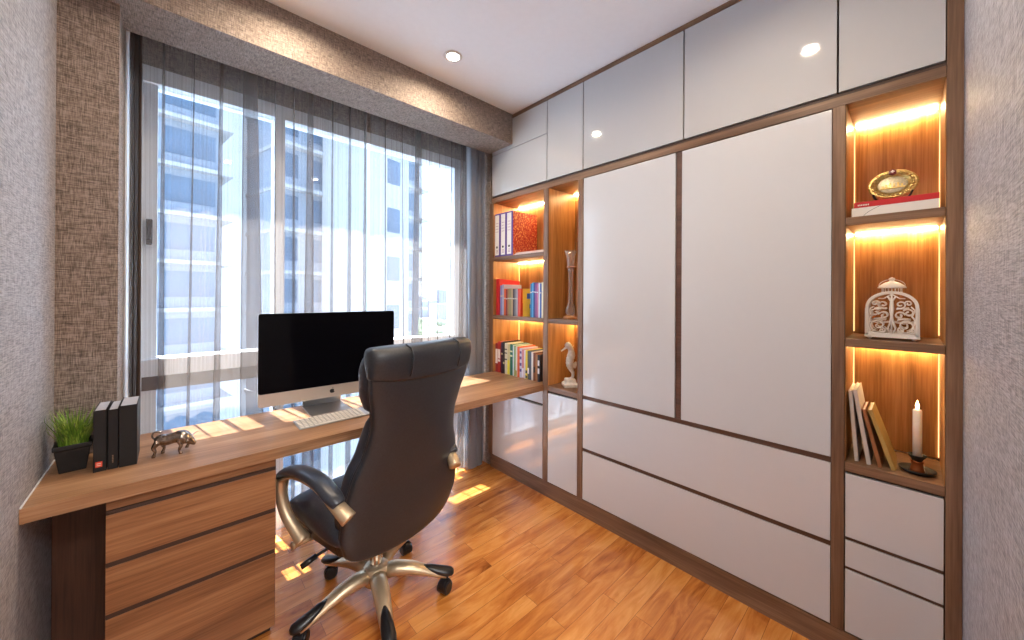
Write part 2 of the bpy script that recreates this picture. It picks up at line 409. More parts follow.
# upper cabinets
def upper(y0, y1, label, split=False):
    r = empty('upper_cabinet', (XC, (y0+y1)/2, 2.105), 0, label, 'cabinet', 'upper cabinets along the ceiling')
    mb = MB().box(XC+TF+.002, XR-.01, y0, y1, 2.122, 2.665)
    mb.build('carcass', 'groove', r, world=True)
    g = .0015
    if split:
        front('flap_door', r, y0+g, y1-g, 2.443, 2.662, 'gloss_upper_shaded'); front('flap_door', r, y0+g, y1-g, 2.124, 2.439, 'gloss_upper_shaded')
    else: front('door', r, y0+g, y1-g, 2.124, 2.662, 'gloss_upper_shaded')
upper(1.658, 2.235, 'shade-greyed gloss upper cabinet in the window corner, split into two stacked flaps', True)
upper(1.361, 1.655, 'narrow shade-greyed gloss upper cabinet above the glass vase niche')
upper(.757, 1.358, 'shade-greyed gloss upper cabinet above the left big white door')
upper(.185, .754, 'wide shade-greyed gloss upper cabinet above the right big white door')
upper(-.083, .182, 'shade-greyed gloss upper cabinet at the right end above the lit display niches')
S('trim_3', 'wood_y', [(XC-.004, XR-.01, -.083, 2.235, 2.665, 2.688)])
S('trim_4', 'groove', [(XC+.006, XR-.01, -.083, 2.235, 2.105, 2.120)])

def panel_y(name, parent, y0, y1, z0, z1, mat='wood_z', x1=None): return B(name, mat, parent, XC-.004, x1 or XR-.02, y0, y1, z0, z1)
BK = 2.135                               # face of the niche back panels
def led(parent, y0, y1, ztop, zbot, leftside=True, rightside=True, m='led'):
    B('light_strip', m, parent, BK-.022, BK-.010, y0+.006, y1-.006, ztop-.007, ztop-.001, bevel=0)
    if leftside: B('side_light_strip', 'led_side', parent, BK-.006, BK-.001, y1-.0025, y1-.0005, zbot+.01, ztop-.02, bevel=0)
    if rightside: B('side_light_strip', 'led_side', parent, BK-.006, BK-.001, y0+.0005, y0+.0025, zbot+.01, ztop-.02, bevel=0)

# shared top rail and right end
S('trim_5', 'wood_y', [(XC-.004, XR-.02, -.083, 2.235, 2.070, 2.105)])
S('trim_6', 'wood_z', [(XC-.006, XR-.01, -.119, -.084, 0, ZC-.002)])
S('trim_7', 'wood_y', [(XC-.004, XC+.35, -.083, 2.235, 0, .098)])

# left bookcase
bc = empty('bookcase', (XC, 1.96, .1), 0, 'walnut bookcase with three lit shelves standing at the end of the desk', 'bookcase')
panel_y('side_panel', bc, 2.216, 2.260, .099, 2.069)
panel_y('side_panel', bc, 1.640, 1.682, .099, 2.069)
B('back_panel', 'lining', bc, BK, BK+.012, 1.683, 2.215, .78, 2.069)
for (a, b) in ((1.616, 1.645), (1.163, 1.192)):
    B('shelf', 'wood_y', bc, XC-.003, BK-.001, 1.683, 2.215, a, b)
MB().box(XC+.002, BK-.002, 2.2135, 2.2155, .75, 2.068).build('lining_panel', 'lining', bc, world=True)
MB().box(XC+.002, BK-.002, 1.683, 1.6845, .75, 2.068).build('lining_panel', 'lining', bc, world=True)
for zt, zb in ((2.069, 1.645), (1.616, 1.192), (1.163, .75)): led(bc, 1.684, 2.214, zt, zb, True, False)
front('drawer', bc, 1.685, 2.213, .612, .698)
front('door', bc, 1.685, 2.213, .102, .596)
B('carcass', 'groove', bc, XC+.02, XR-.02, 1.684, 2.214, .10, .70)

# narrow niche
nn = empty('display_niche', (XC, 1.52, .1), 0, 'narrow walnut display niche holding a tall glass and a seahorse', 'cabinet')
panel_y('side_panel', nn, 1.357, 1.393, .099, 2.069)
B('back_panel', 'lining', nn, BK, BK+.012, 1.394, 1.639, .74, 2.069)
for (a, b) in ((1.163, 1.192), (.709, .742)): B('shelf', 'wood_y', nn, XC-.003, BK-.001, 1.394, 1.639, a, b)
MB().box(XC+.002, BK-.002, 1.6375, 1.639, .744, 2.068).build('lining_panel', 'lining', nn, world=True)
MB().box(XC+.002, BK-.002, 1.394, 1.3955, .744, 2.068).build('lining_panel', 'lining', nn, world=True)
for zt, zb in ((2.069, 1.192), (1.163, .742)): led(nn, 1.396, 1.637, zt, zb, False, True)
front('door', nn, 1.396, 1.637, .102, .694)
B('carcass', 'groove', nn, XC+.02, XR-.02, 1.395, 1.638, .10, .708)

# wardrobe with two big doors over two drawers
wr = empty('wardrobe', (XC, .78, .1), 0, 'wide white gloss wardrobe with two big doors over two long drawers', 'wardrobe')
B('carcass', 'groove', wr, XC+.02, XR-.02, .199, 1.356, .099, 2.069)
M['rail'] = wood('dark_walnut_rail', srgb(70, 48, 38), srgb(88, 62, 50), srgb(104, 76, 62), axis=1)
for (a, b, c, d) in ((.199, 1.356, .714, .738), (.199, 1.356, .395, .417)): B('rail', 'rail', wr, XC+.003, XC+.02, a, b, c+.001, d-.001)
B('stile', 'rail', wr, XC+.003, XC+.02, .764, .792, .739, 2.068)
front('door', wr, .794, 1.353, .738, 2.066); front('door', wr, .200, .762, .738, 2.066)
front('drawer', wr, .200, 1.353, .417, .714); front('drawer', wr, .200, 1.353, .103, .395)

# right display cabinet
dc = empty('display_cabinet', (XC, .04, .1), 0, 'walnut display cabinet with three glowing niches above three white drawers', 'cabinet')
panel_y('side_panel', dc, .161, .198, .099, 2.069)
B('back_panel', 'lining', dc, BK, BK+.012, -.083, .160, .735, 2.069)
for (a, b) in ((1.615, 1.645), (1.163, 1.194), (.700, .733)): B('shelf', 'wood_y', dc, XC-.003, BK-.001, -.083, .160, a, b)
MB().box(XC+.002, BK-.002, .1585, .160, .735, 2.068).build('lining_panel', 'lining', dc, world=True)
MB().box(XC+.002, BK-.002, -.083, -.0815, .735, 2.068).build('lining_panel', 'lining', dc, world=True)
for zt, zb in ((2.069, 1.645), (1.615, 1.194), (1.163, .733)): led(dc, -.081, .158, zt, zb)
for (a, b) in ((.443, .455), (.334, .345)): B('rail', 'rail', dc, XC+.003, XC+.02, -.081, .158, a, b)
for (a, b) in ((.456, .691), (.346, .442), (.103, .333)): front('drawer', dc, -.081, .158, a, b)
B('carcass', 'groove', dc, XC+.02, XR-.02, -.083, .160, .10, .699)

# ------------------------------------------------------------------ desk
ZD = .746
dk = MB().box(XL+.001, XC-.005, 1.675, YP-.001, .704, ZD).box(-.154, XC-.005, YP-.001, 2.225, .704, ZD).box(XC-.005, BK-.001, 1.684, 2.2135, .704, ZD)
bm_ = dk.build('desk_top', 'wood_x', None, world=True); tag(bm_, 'long walnut desk top running from the left wall to the bookcase', 'desk')
md = bm_.modifiers.new('w', 'WELD'); 
mk = MB().box(XL+.0012, XL+.004, 1.677, 2.083, ZD-.001, ZD+.004); mk.build('edge_bead', 'frame_white', bm_, world=True)
M['shaded_wall'] = wood('shaded_wall_wood', srgb(62, 38, 28), srgb(82, 52, 38), srgb(98, 64, 48), axis=2)  # dark tone carrying the shade under the desk
du = empty('drawer_unit', (.077, 1.9, 0), 0, 'walnut three-drawer pedestal under the left end of the desk', 'drawer unit')
B('body', 'drawer_wood', du, -.148, .303, 1.712, 2.20, .06, .702)
B('plinth', 'groove', du, -.14, .295, 1.735, 2.18, 0, .06)
B('rail', 'drawer_wood', du, -.148, .303, 1.700, 1.712, .668, .702, bevel=0)
for (a, b) in ((.508, .656), (.347, .492), (.045, .331)): B('drawer', 'drawer_wood', du, -.148, .303, 1.690, 1.711, a, b, bevel=.001)
for (a, b) in ((.656, .668), (.492, .508), (.331, .347)): B('finger_groove', 'groove', du, -.147, .302, 1.6925, 1.7118, a+.0005, b-.0005, bevel=0)
B('shaded_wall_panel', 'shaded_wall', du, XL+.002, -.149, YP-.036, YP-.015, 0, .703)  # added dark panel over the wallpaper, standing for the shade under the desk

# ------------------------------------------------------------------ ceiling lights
for i, (x, y) in enumerate(DL):
    lab = ['round recessed ceiling downlight glowing near the pelmet', 'round recessed ceiling downlight near the pelmet above the monitor side',
           'round recessed ceiling downlight in front of the wardrobe', 'round recessed ceiling downlight over the room entrance'][i]
    r = empty('ceiling_light', (x, y, ZC), 0, lab, 'ceiling light', 'recessed downlights')
    pr = [(.050, 0), (.052, -.003), (.046, -.008), (.036, -.008), (.034, -.002), (.034, 0)]
    MB().lathe(pr, n=32).build('ring', 'white', r, smooth=True)
    MB().lathe([(.033, -.0045), (.001, -.0045), (.001, -.003), (.033, -.003)], n=24).build('lamp_glass', 'lamp', r)

# ------------------------------------------------------------------ office chair
def sring(cx, cy, z, wx, wy, p=.5, n=32, bow=0):
    o = []
    for i in range(n):
        a = 2*math.pi*i/n; c, s_ = math.cos(a), math.sin(a)
        x = wx*math.copysign(abs(c)**p, c); y = wy*math.copysign(abs(s_)**p, s_)
        o.append((cx+x, cy+y+bow*(x/max(wx, 1e-4))**2, z))
    return o
ch = empty('office_chair', (.665, 1.59, 0), R(10), 'black leather executive office chair on a five-star metal base, back to the viewer', 'office chair')
WT = [(.330, .215), (.365, .255), (.45, .282), (.53, .280), (.65, .256), (.77, .215), (.85, .204), (.91, .214), (1.00, .236), (1.07, .245), (1.12, .243), (1.15, .235)]
XT = [(.33, .036), (.50, .037), (.80, .036), (1.15, .038)]
DZ = -.026
YT = [(.35, -.175), (.45, -.195), (.60, -.215), (.80, -.262), (1.0, -.308), (1.16, -.335)]
rg = []
for i in range(25):
    z = .330+(1.125-.330)*i/24; q = 1
    rg.append(sring(lerpk(XT, z), lerpk(YT, z), z, smk(WT, z), .018, .32, 36, bow=.045))
rg = [sring(.022, lerpk(YT, .325), .323, .14, .008, .4, 36, .03)]+rg
MB().rings(rg).build('back_shell', 'leather', ch, smooth=True, subsurf=1)
# welt around the shell rear edge
for sgn in (-1, 1):
    pts = [(lerpk(XT, z)+sgn*(smk(WT, z)*.985), lerpk(YT, z)+.045+.012, z) for z in [.35+.77*i/30 for i in range(31)]]
    MB().tube(pts, .0045, 6).build('piping', 'leather', ch, smooth=True)
# back cushion and headrest cushion on the sitting side
def pad(z0, z1, t0, off, wk, nm, bulge=.02, n=14):
    rr = []
    for i in range(n+1):
        u = i/n; z = z0+(z1-z0)*u; e_ = math.sqrt(max(0, 1-(2*u-1)**4)); e_ = max(e_, .25)
        rr.append(sring(lerpk(XT, z), lerpk(YT, z)+off+bulge*e_*.5, z, smk(WT, z)*wk*(.9+.1*e_), t0*e_, .5, 36, bow=.035))
    MB().rings(rr).build(nm, 'leather_soft', ch, smooth=True, subsurf=1)
pad(.42, .90, .042, .052, .985, 'back_cushion', .03)
pad(.90, 1.142, .044, .058, 1.0, 'headrest_cushion', .02)
# leather flap folded over the top of the back
rr = []
for (z, ww, tt, oy) in ((1.062, .252, .022, .012), (1.075, .256, .027, .014), (1.11, .259, .040, .022), (1.145, .260, .050, .030), (1.168, .258, .048, .034), (1.182, .250, .034, .038), (1.187, .235, .015, .040)):
    rr.append([(x, y, zz-(.018*(1-((x-.038)/.25)**2) if z < 1.08 else 0)) for (x, y, zz) in sring(.038, lerpk(YT, z)+oy, z+DZ, ww-.008, tt, .42, 36, bow=.035)])
MB().rings(rr).build('headrest_flap', 'leather', ch, smooth=True, subsurf=1)
pts = [(-.075, lerpk(YT, z)+dy, z+DZ) for z, dy in ((1.075, -.012), (1.11, -.018), (1.15, -.017), (1.178, .0), (1.189, .03))]
MB().tube(pts, .0035, 6).build('seam', 'leather', ch, smooth=True)
pts = [(.165, lerpk(YT, z)+dy, z+DZ) for z, dy in ((1.075, -.012), (1.11, -.018), (1.15, -.017), (1.178, .0), (1.189, .03))]
MB().tube(pts, .0035, 6).build('seam', 'leather', ch, smooth=True)
# seat: sections along y with a waterfall front
rr = []
for i in range(19):
    u = i/18; y = -.17+.51*u
    zc = .435+(.012*math.sin(u*3.1))-.05*max(0, (u-.72)/.28)**2
    hh = .055*math.sqrt(max(.06, 1-abs(2*u-1)**5)); ww = .262*(1-.10*abs(2*u-1)**4)
    ring = []
    for k_ in range(32):
        a = 2*math.pi*k_/32; c, s_ = math.cos(a), math.sin(a)
        ring.append((ww*math.copysign(abs(c)**.45, c), y, zc+hh*math.copysign(abs(s_)**.6, s_)))
    rr.append(ring)
MB().rings(rr).build('seat_cushion', 'leather_soft', ch, smooth=True, subsurf=1)
rr = []
for y, ww, z0, z1 in ((-.13, .20, .36, .41), (-.1, .235, .35, .41), (.1, .245, .345, .41), (.26, .235, .345, .39), (.31, .20, .35, .38)):
    rr.append([(-ww, y, z1), (ww, y, z1), (ww*.93, y, z0), (-ww*.93, y, z0)])
MB().rings(rr).build('seat_pan', 'black_plastic', ch, bevel=.012)
# armrests
for sgn in (-1, 1):
    px = lambda v: sgn*v+(.012 if sgn > 0 else 0)-(0 if sgn < 0 else .036)
    pp = catmull([(px(.302), .235, .592), (px(.300), .15, .640), (px(.297), .03, .672), (px(.292), -.09, .672), (px(.285), -.185, .640), (px(.280), -.212, .622)], 5)
    rad = [(.010+.024*min(1, .25+3.2*u)*min(1, 2.2*(1-u)+.5), .008+.011*min(1, .3+3*u)) for u in [i/(len(pp)-1) for i in range(len(pp))]]
    ar = MB().tube(pp, rad, 14).build('armrest_pad', 'leather_soft', ch, smooth=True)
    fp = catmull([(px(.296), .222, .578), (px(.296), .12, .628), (px(.293), .0, .650), (px(.288), -.11, .645), (px(.278), -.20, .610), (px(.262), -.245, .575)], 5)
    fr_ = [(.022+.006*u, .009+.018*max(0, u-.6)/.4) for u in [i/(len(fp)-1) for i in range(len(fp))]]
    MB().tube(fp, fr_, 12).build('armrest_frame', 'champagne', ch, smooth=True)
    lp = catmull([(px(.296), .215, .590), (px(.300), .212, .53), (px(.294), .185, .46), (px(.278), .14, .405), (px(.262), .095, .365)], 5)
    MB().tube(lp, [(.030-.007*math.sin(math.pi*i/(len(lp)-1)), .019+.004*(i/(len(lp)-1))) for i in range(len(lp))], 12).build('armrest_post', 'champagne', ch, smooth=True)
    MB().tube([(px(.20), .115, .352), (px(.292), .115, .352)], .013, 14).build('armrest_bolt', 'champagne', ch, smooth=True)
    MB().tube([(px(.292), .115, .352), (px(.297), .115, .352)], .016, 14).build('bolt_cap', 'champagne', ch, smooth=True)
# tilt mechanism, lever, column
MB().box(-.10, .10, -.13, .12, .315, .352).build('tilt_mechanism', 'black_plastic', ch, bevel=.01)
MB().tube([(-.10, .02, .325), (-.20, .04, .318), (-.255, .05, .305)], [.006, .006, .006], 8).build('height_lever', 'black_plastic', ch, smooth=True)
MB().tube([(-.235, .045, .311), (-.29, .055, .292)], (.011), 10).build('lever_grip', 'black_plastic', ch, smooth=True)
MB().lathe([(.027, .12), (.027, .25), (.020, .255), (.020, .315)], n=20).build('gas_column', 'chrome', ch, smooth=False)
# star base
hub = MB().lathe([(.030, .085), (.052, .09), (.058, .115), (.055, .150), (.045, .162), (.030, .168)], n=28).build('base_hub', 'champagne', ch, smooth=True)
for k_ in range(5):
    a = R(30+72*k_); d = Vector((math.cos(a), math.sin(a), 0)); s_ = Vector((-d.y, d.x, 0))
    def P(r, z, q=0): return d*r+Vector((0, 0, z))+s_*q
    sec = [(.035, .128, .036, .030), (.09, .134, .035, .029), (.15, .127, .033, .025), (.21, .109, .029, .020), (.265, .087, .024, .015), (.305, .074, .021, .012)]
    rr = []
    for (r_, z, ww, hh) in sec:
        rr.append([P(r_, z+hh*math.sin(q), ww*math.cos(q)) for q in [2*math.pi*i/14 for i in range(14)]])
    lg = MB().rings(rr).build('base_leg', 'champagne', ch, smooth=True)
    rr = []
    for (r_, z, ww, hh) in ((.205, .126, .008, .005), (.235, .114, .019, .013), (.27, .099, .025, .017), (.305, .089, .027, .018), (.328, .086, .023, .015), (.338, .084, .011, .008)):
        rr.append([P(r_, z+hh*math.sin(q), ww*math.cos(q)) for q in [2*math.pi*i/14 for i in range(14)]])
    MB().rings(rr).build('foot_pad', 'black_plastic', lg, smooth=True)
    cs = MB()
    wd = Vector((math.cos(a+.9), math.sin(a+.9), 0)); ax = Vector((-wd.y, wd.x, 0)); c0 = P(.305, .029)-wd*.012
    for q in (-1, 1):
        cs.tube([c0+ax*(q*.006), c0+ax*(q*.0075), c0+ax*(q*.022), c0+ax*(q*.026)], [.024, .0285, .0285, .022], 20)
    cs.tube([P(.305, .035), P(.305, .078)], .008, 10)
    cs.tube([c0-ax*.013+Vector((0, 0, .004)), c0+ax*.013+Vector((0, 0, .004))], .0305, 18)
    cs.build('caster', 'black_plastic', lg, smooth=False, bevel=.001)

# ------------------------------------------------------------------ monitor, keyboard
mo = empty('computer_monitor', (.597, 1.99, ZD), R(-2), 'large all-in-one computer with black screen and silver chin on the desk', 'computer')
def rrect(x0, x1, z0, z1, r, y, n=5):
    o = []
    for (cx, cz, a0) in ((x1-r, z1-r, 0), (x0+r, z1-r, 90), (x0+r, z0+r, 180), (x1-r, z0+r, 270)):
        for i in range(n+1):
            a = R(a0+90*i/n); o.append((cx+r*math.cos(a), y, cz+r*math.sin(a)))
    return o
zb, zt = .084, .512
MB().rings([rrect(-.312, .322, zb, zt, .012, -.008), rrect(-.312, .322, zb, zt, .012, -.002), rrect(-.307, .317, zb+.005, zt-.005, .012, .004),
            rrect(-.24, .24, zb+.05, zt-.06, .05, .026), rrect(-.12, .12, zb+.10, zt-.13, .06, .040)]).build('housing', 'alu', mo, smooth=False)
MB().rings([rrect(-.3115, .3215, zb+.060, zt-.0005, .0115, -.0095), rrect(-.3115, .3215, zb+.060, zt-.0005, .0115, -.0081)]).build('screen', 'black_glass', mo)
chn = MB().rings([rrect(-.3115, .3215, zb+.0005, zb+.059, .011, -.0095), rrect(-.3115, .3215, zb+.0005, zb+.059, .011, -.0081)]).build('chin', plain('chin_aluminium', srgb(206, 196, 186), .45, .6, vary=.01), mo)
# fruit emblem with a bite and a leaf
ap = []
for i in range(40):
    a = 2*math.pi*i/40; r_ = .0105*(1+.10*abs(math.cos(a))-.12*max(0, math.sin(a))**8-.06*max(0, -math.sin(a))**10)
    x, z = r_*math.cos(a), r_*math.sin(a)
    dx, dz = x-.0125, z-.002
    if math.hypot(dx, dz) < .0055: s_ = .0055/max(math.hypot(dx, dz), 1e-5); x, z = .0125+dx*s_, .002+dz*s_
    ap.append((x, z))
em = MB().rings([[(x, -.0103, zb+.030+z) for x, z in ap], [(x, -.0094, zb+.030+z) for x, z in ap]])
lf = [(.0, .0118), (.0012, .0155), (.0048, .0178), (.0042, .0140)]
em.rings([[(x, -.0103, zb+.030+z) for x, z in lf], [(x, -.0094, zb+.030+z) for x, z in lf]])
em.build('emblem', 'black', chn)
sn = []
for (y, z) in ((-.015, .0032), (.17, .0032), (.185, .010), (.16, .10), (.10, .22), (.035, .27)):
    sn.append((y, z))
st = MB()
rr = []
for i, (y, z) in enumerate(catmull([(0, y, z) for y, z in sn], 4)[0:0] or []): pass
cp = catmull([(0, y, z) for y, z in sn], 5)
for i, p in enumerate(cp):
    a = cp[max(i-1, 0)]; b = cp[min(i+1, len(cp)-1)]; dd = (b-a).normalized(); nn_ = Vector((0, -dd.z, dd.y))*.003
    rr.append([(-.095, *(p+nn_).yz), (.095, *(p+nn_).yz), (.095, *(p-nn_).yz), (-.095, *(p-nn_).yz)])
MB().rings(rr).build('stand', 'alu', mo, bevel=.001)

kb = empty('keyboard', (.632, 1.885, ZD), R(0), 'slim silver keyboard with white keys in front of the computer', 'keyboard')
MB().add([(-.215, -.060, .001), (.215, -.060, .001), (.215, .060, .001), (-.215, .060, .001), (-.215, -.060, .005), (.215, -.060, .005), (.215, .060, .013), (-.215, .060, .013)],
         [[0, 3, 2, 1], [4, 5, 6, 7], [0, 1, 5, 4], [1, 2, 6, 5], [2, 3, 7, 6], [3, 0, 4, 7]]).build('body', 'alu', kb, bevel=.002)
k0 = MB().box(-.0078, .0078, -.0072, .0072, 0, .0022).build('key', 'white', kb, bevel=.0012)
ks = MB().box(-.050, .050, -.0072, .0072, 0, .0022).build('space_key', 'white', kb, bevel=.0012)
first = True
for r_ in range(6):
    y = -.050+r_*.0195; z = .0052+.008*(y+.06)/.12+.0006
    for c_ in range(22):
        x = -.2035+c_*.01938
        if c_ in (15, 18) or (r_ in (1, 2) and 15 < c_ < 18 and not (r_ == 1 and c_ == 17)) or (r_ == 5 and c_ > 18): continue
        if r_ == 0 and 4 <= c_ <= 8:
            if c_ == 6: ks.location = (x, y, z)
            continue
        if first: k0.location = (x, y, z); first = False
        else:
            q = k0.copy(); q.location = (x, y, z); COL.objects.link(q)

# ------------------------------------------------------------------ plant, black books, bull
pl = empty('potted_grass', (-.246, 1.945, ZD), R(4), 'green grass plant in a tapered black square pot in the desk corner', 'potted plant')
MB().rings([[(-a, -a, z), (a, -a, z), (a, a, z), (-a, a, z)] for a, z in ((.030, 0), (.040, .078), (.044, .080), (.044, .094), (.039, .094), (.037, .078))]).build('pot', 'pot', pl, bevel=.004)
MB().box(-.037, .037, -.037, .037, .07, .079).build('soil', 'soil', pl)
gm = NT('grass_blades'); gv = gm.noise(gm.mapping((1, 1, .2)), 90, 2)
gm.set(Base_Color=gm.ramp(gv, [(.3, srgb(52, 90, 24)), (.5, srgb(112, 152, 44)), (.68, srgb(186, 206, 96))]), Roughness=.5)
g = MB()
rnd = random.Random(4)
for i in range(190):
    a = rnd.uniform(0, 2*math.pi); r_ = .032*math.sqrt(rnd.random()); bx, by = r_*math.cos(a), r_*math.sin(a)
    L = rnd.uniform(.095, .150); oa = a+rnd.uniform(-.6, .6); sp = rnd.uniform(.1, .55)*(.4+r_/.03*.8); ww = rnd.uniform(.0016, .0034)
    tx, ty = -math.sin(oa), math.cos(oa); vv = []; N = 5
    for j in range(N+1):
        u = j/N; out_ = sp*L*u**1.7; z = .075+L*u*(1-.25*sp*u)
        wj = ww*(1-u)**.7
        ex, ey = bx+math.cos(oa)*out_, by+math.sin(oa)*out_
        # keep the blades inside the room corner
        ex = min(max(ex, -.058), .046)
        vv += [(ex-tx*wj, ey-ty*wj, z), (ex+math.cos(oa)*wj*.4, ey+math.sin(oa)*wj*.4, z), (ex+tx*wj, ey+ty*wj, z)]
    ff_ = []
    for j in range(N): ff_ += [[3*j, 3*j+1, 3*j+4, 3*j+3], [3*j+1, 3*j+2, 3*j+5, 3*j+4]]
    g.add(vv, ff_)
g.build('grass', gm.m, pl)

def book(x, y, z, th, ht, dp, cov, pages, label, cat='book', group=None, rz=0, lean=0, name='book', cover_t=.0022):
    """a book standing on its tail; local: spine faces -Y, thickness along X, depth along +Y"""
    r = empty(name, (x, y, z), 0, label, cat, group); r.rotation_euler = (0, lean, rz)
    mb = MB().box(-th/2, -th/2+cover_t, 0, dp, 0, ht).box(th/2-cover_t, th/2, 0, dp, 0, ht).box(-th/2+cover_t, th/2-cover_t, 0, cover_t*1.2, 0, ht)
    mb.build('cover', cov, r, bevel=.0006)
    MB().box(-th/2+cover_t, th/2-cover_t, cover_t*1.2, dp-.003, .002, ht-.003).build('pages', pages, r)
    return r
b1 = book(-.177, 1.852, ZD, .030, .207, .150, 'black_cloth', 'page_grey', 'black hardback on the desk with an orange label, nearest the plant', group='black hardbacks on the desk')
MB().box(-.010, .006, -.0006, 0, .016, .034).build('spine_label', 'orange_label', b1)
MB().box(-.007, .003, -.0009, -.0006, .021, .023).box(-.007, .003, -.0009, -.0006, .027, .029).build('label_print', 'paper', b1)
b2 = book(-.1470, 1.853, ZD, .024, .204, .150, 'black_cloth', 'page_grey', 'thin middle black hardback with small vertical gilt lettering', group='black hardbacks on the desk')
lt = MB()
for i in range(5): lt.box(-.0015, .0015, -.0006, 0, .022+i*.0055, .0255+i*.0055)
lt.build('spine_lettering', plain('dull_gilt', srgb(150, 120, 96), .5), b2)
b3 = book(-.1105, 1.850, ZD, .044, .212, .155, 'black_cloth', 'page_grey', 'thickest plain black hardback on the desk, next to the bull figurine', group='black hardbacks on the desk')

bl = empty('bull_figurine', (.005, 1.885, ZD), R(-12), 'small shiny metal bull figurine lowering its head on the desk', 'figurine')
def remesh(o, vox, smooth=3):
    md = o.modifiers.new('r', 'REMESH'); md.mode = 'VOXEL'; md.voxel_size = vox; md.use_smooth_shade = True
    ms = o.modifiers.new('sm', 'SMOOTH'); ms.factor = .5; ms.iterations = smooth; return o
mb = MB()
mb.tube(catmull([(-.062, 0, .052), (-.045, 0, .055), (-.020, 0, .052), (.008, 0, .056), (.030, 0, .056), (.046, 0, .048), (.060, 0, .038), (.072, 0, .028), (.079, 0, .024)], 3),
        [lerpk([(0, .006), (.08, .017), (.2, .0205), (.35, .019), (.5, .0235), (.62, .022), (.74, .015), (.85, .0105), (.95, .0075), (1, .0055)], i/24) for i in range(25)], 14)
mb.ball((.018, 0, .066), .0145, 12, (1.3, .9, .9))
for (pts, rr_) in (([(-.048, -.010, .050), (-.060, -.014, .034), (-.054, -.015, .020), (-.060, -.015, .004)], (.0135, .0085, .0055, .0050)),
                   ([(-.044, .010, .050), (-.040, .014, .034), (-.034, .015, .020), (-.040, .015, .004)], (.0135, .0085, .0055, .0050)),
                   ([(.024, -.012, .048), (.032, -.015, .030), (.026, -.016, .017), (.030, -.016, .004)], (.0115, .0075, .0055, .0052)),
                   ([(.026, .012, .048), (.044, .015, .034), (.050, .016, .022), (.042, .016, .010)], (.0115, .0075, .0055, .0052))):
    c = catmull(pts, 3); mb.tube(c, [lerpk([(0, rr_[0]), (.33, rr_[1]), (.66, rr_[2]), (1, rr_[3])], i/(len(c)-1)) for i in range(len(c))], 10)
    p_ = pts[-1]; mb.box(p_[0]-.005, p_[0]+.008, p_[1]-.0045, p_[1]+.0045, p_[2]-.004, p_[2]+.004)
mb.xf(Matrix.Diagonal((.84, 1.22, 1.04, 1)))
remesh(mb.build('body', 'silver_dark', bl, smooth=True), .0018, 2)
for q in (-1, 1):
    MB().tube(catmull([(.050, q*.009, .049), (.052, q*.022, .052), (.061, q*.030, .058), (.072, q*.028, .062)], 4), [.0040*(1-i/14) for i in range(13)], 8).build('horn', 'chrome', bl, smooth=True)
    MB().tube([(.048, q*.010, .046), (.044, q*.024, .045), (.043, q*.030, .042)], [.002, .0045, .001], 8).build('ear', 'silver_dark', bl, smooth=True)
MB().tube(catmull([(-.050, 0, .060), (-.058, 0, .072), (-.054, 0, .086), (-.040, .002, .088), (-.034, .004, .082)], 5), [.0028]*17+[.0042, .0054, .0042, .001], 8).build('tail', 'silver_dark', bl, smooth=True)

# ------------------------------------------------------------------ left bookcase contents (spines face the room, -X)
def shelf_book(y, th, ht, dp, col, z, label, group, x0=1.872, lean=0, pages='paper', name='book', band=None, mark=None, rough=.45):
    cov = plain('cover_'+name, col, rough, vary=.05) if not isinstance(col, str) else M[col]
    # local -Y is world -X : rotate by -90 degrees
    r = empty(name, (x0, y, z), R(-90), label, 'book', group); r.rotation_euler = Matrix.Rotation(lean, 3, 'X').to_euler() if False else (0, 0, R(-90))
    if lean: r.rotation_euler = (Matrix.Rotation(lean, 3, 'X') @ Matrix.Rotation(R(-90), 3, 'Z')).to_euler()
    ct_ = min(.002, th*.12)
    MB().box(-th/2, -th/2+ct_, 0, dp, 0, ht).box(th/2-ct_, th/2, 0, dp, 0, ht).box(-th/2+ct_, th/2-ct_, 0, ct_*1.2, 0, ht).build('cover', cov, r)
    MB().box(-th/2+ct_, th/2-ct_, ct_*1.2, dp-.003, .002, ht-.003).build('pages', pages, r)
    if band:
        pm = plain('print_'+name, band[0], .5)
        for (a, b) in band[1]: MB().box(-th/2+.0008, th/2-.0008, -.0006, 0, ht*a, ht*b).build('spine_print', pm, r)
    return r
ZA, ZB_ = 1.645, 1.192
# lever arch files: marbled red sides, white spine card with finger hole
mt = NT('marbled_red'); mv = mt.noise(mt.mapping((1, 1, 1)), 95, 5, .7)
mt.set(Base_Color=mt.ramp(mv, [(.42, srgb(140, 28, 28)), (.53, srgb(182, 52, 38)), (.60, srgb(230, 176, 112))]), Roughness=.5)
purple = plain('purple_spine_edge', srgb(92, 64, 140), .5)
lbf = ['red marbled lever arch file with white spine, leftmost against the bookcase side', 'red marbled lever arch file with white spine, middle one on top shelf', 'red marbled lever arch file with white spine, its patterned side in full view']
for i, y in enumerate((2.178, 2.108, 2.038)):
    r = empty('lever_arch_file', (1.862, y, ZA), R(-90), lbf[i], 'file', 'lever arch files on the top shelf')
    MB().box(-.034, .034, .001, .262, 0, .335).build('case', mt.m, r, bevel=.002)
    MB().box(-.034, .034, -.001, .001, 0, .335).build('spine_edge', purple, r)
    sl = MB().box(-.030, .017, -.002, -.001, .014, .325).build('spine_card', 'white', r)
    MB().tube([(-.006, -.0032, .075), (-.006, -.002, .075)], .009, 16).build('finger_hole', 'black', sl)
    mb = MB()
    for q in range(4): mb.box(-.022, .010, -.0026, -.002, .26-q*.022, .2625-q*.022)
    for q in range(3): mb.box(-.016, .006, -.0026, -.002, .030+q*.010, .033+q*.010)
    mb.build('spine_print', plain('print_blue', srgb(150, 90, 140), .6), sl)
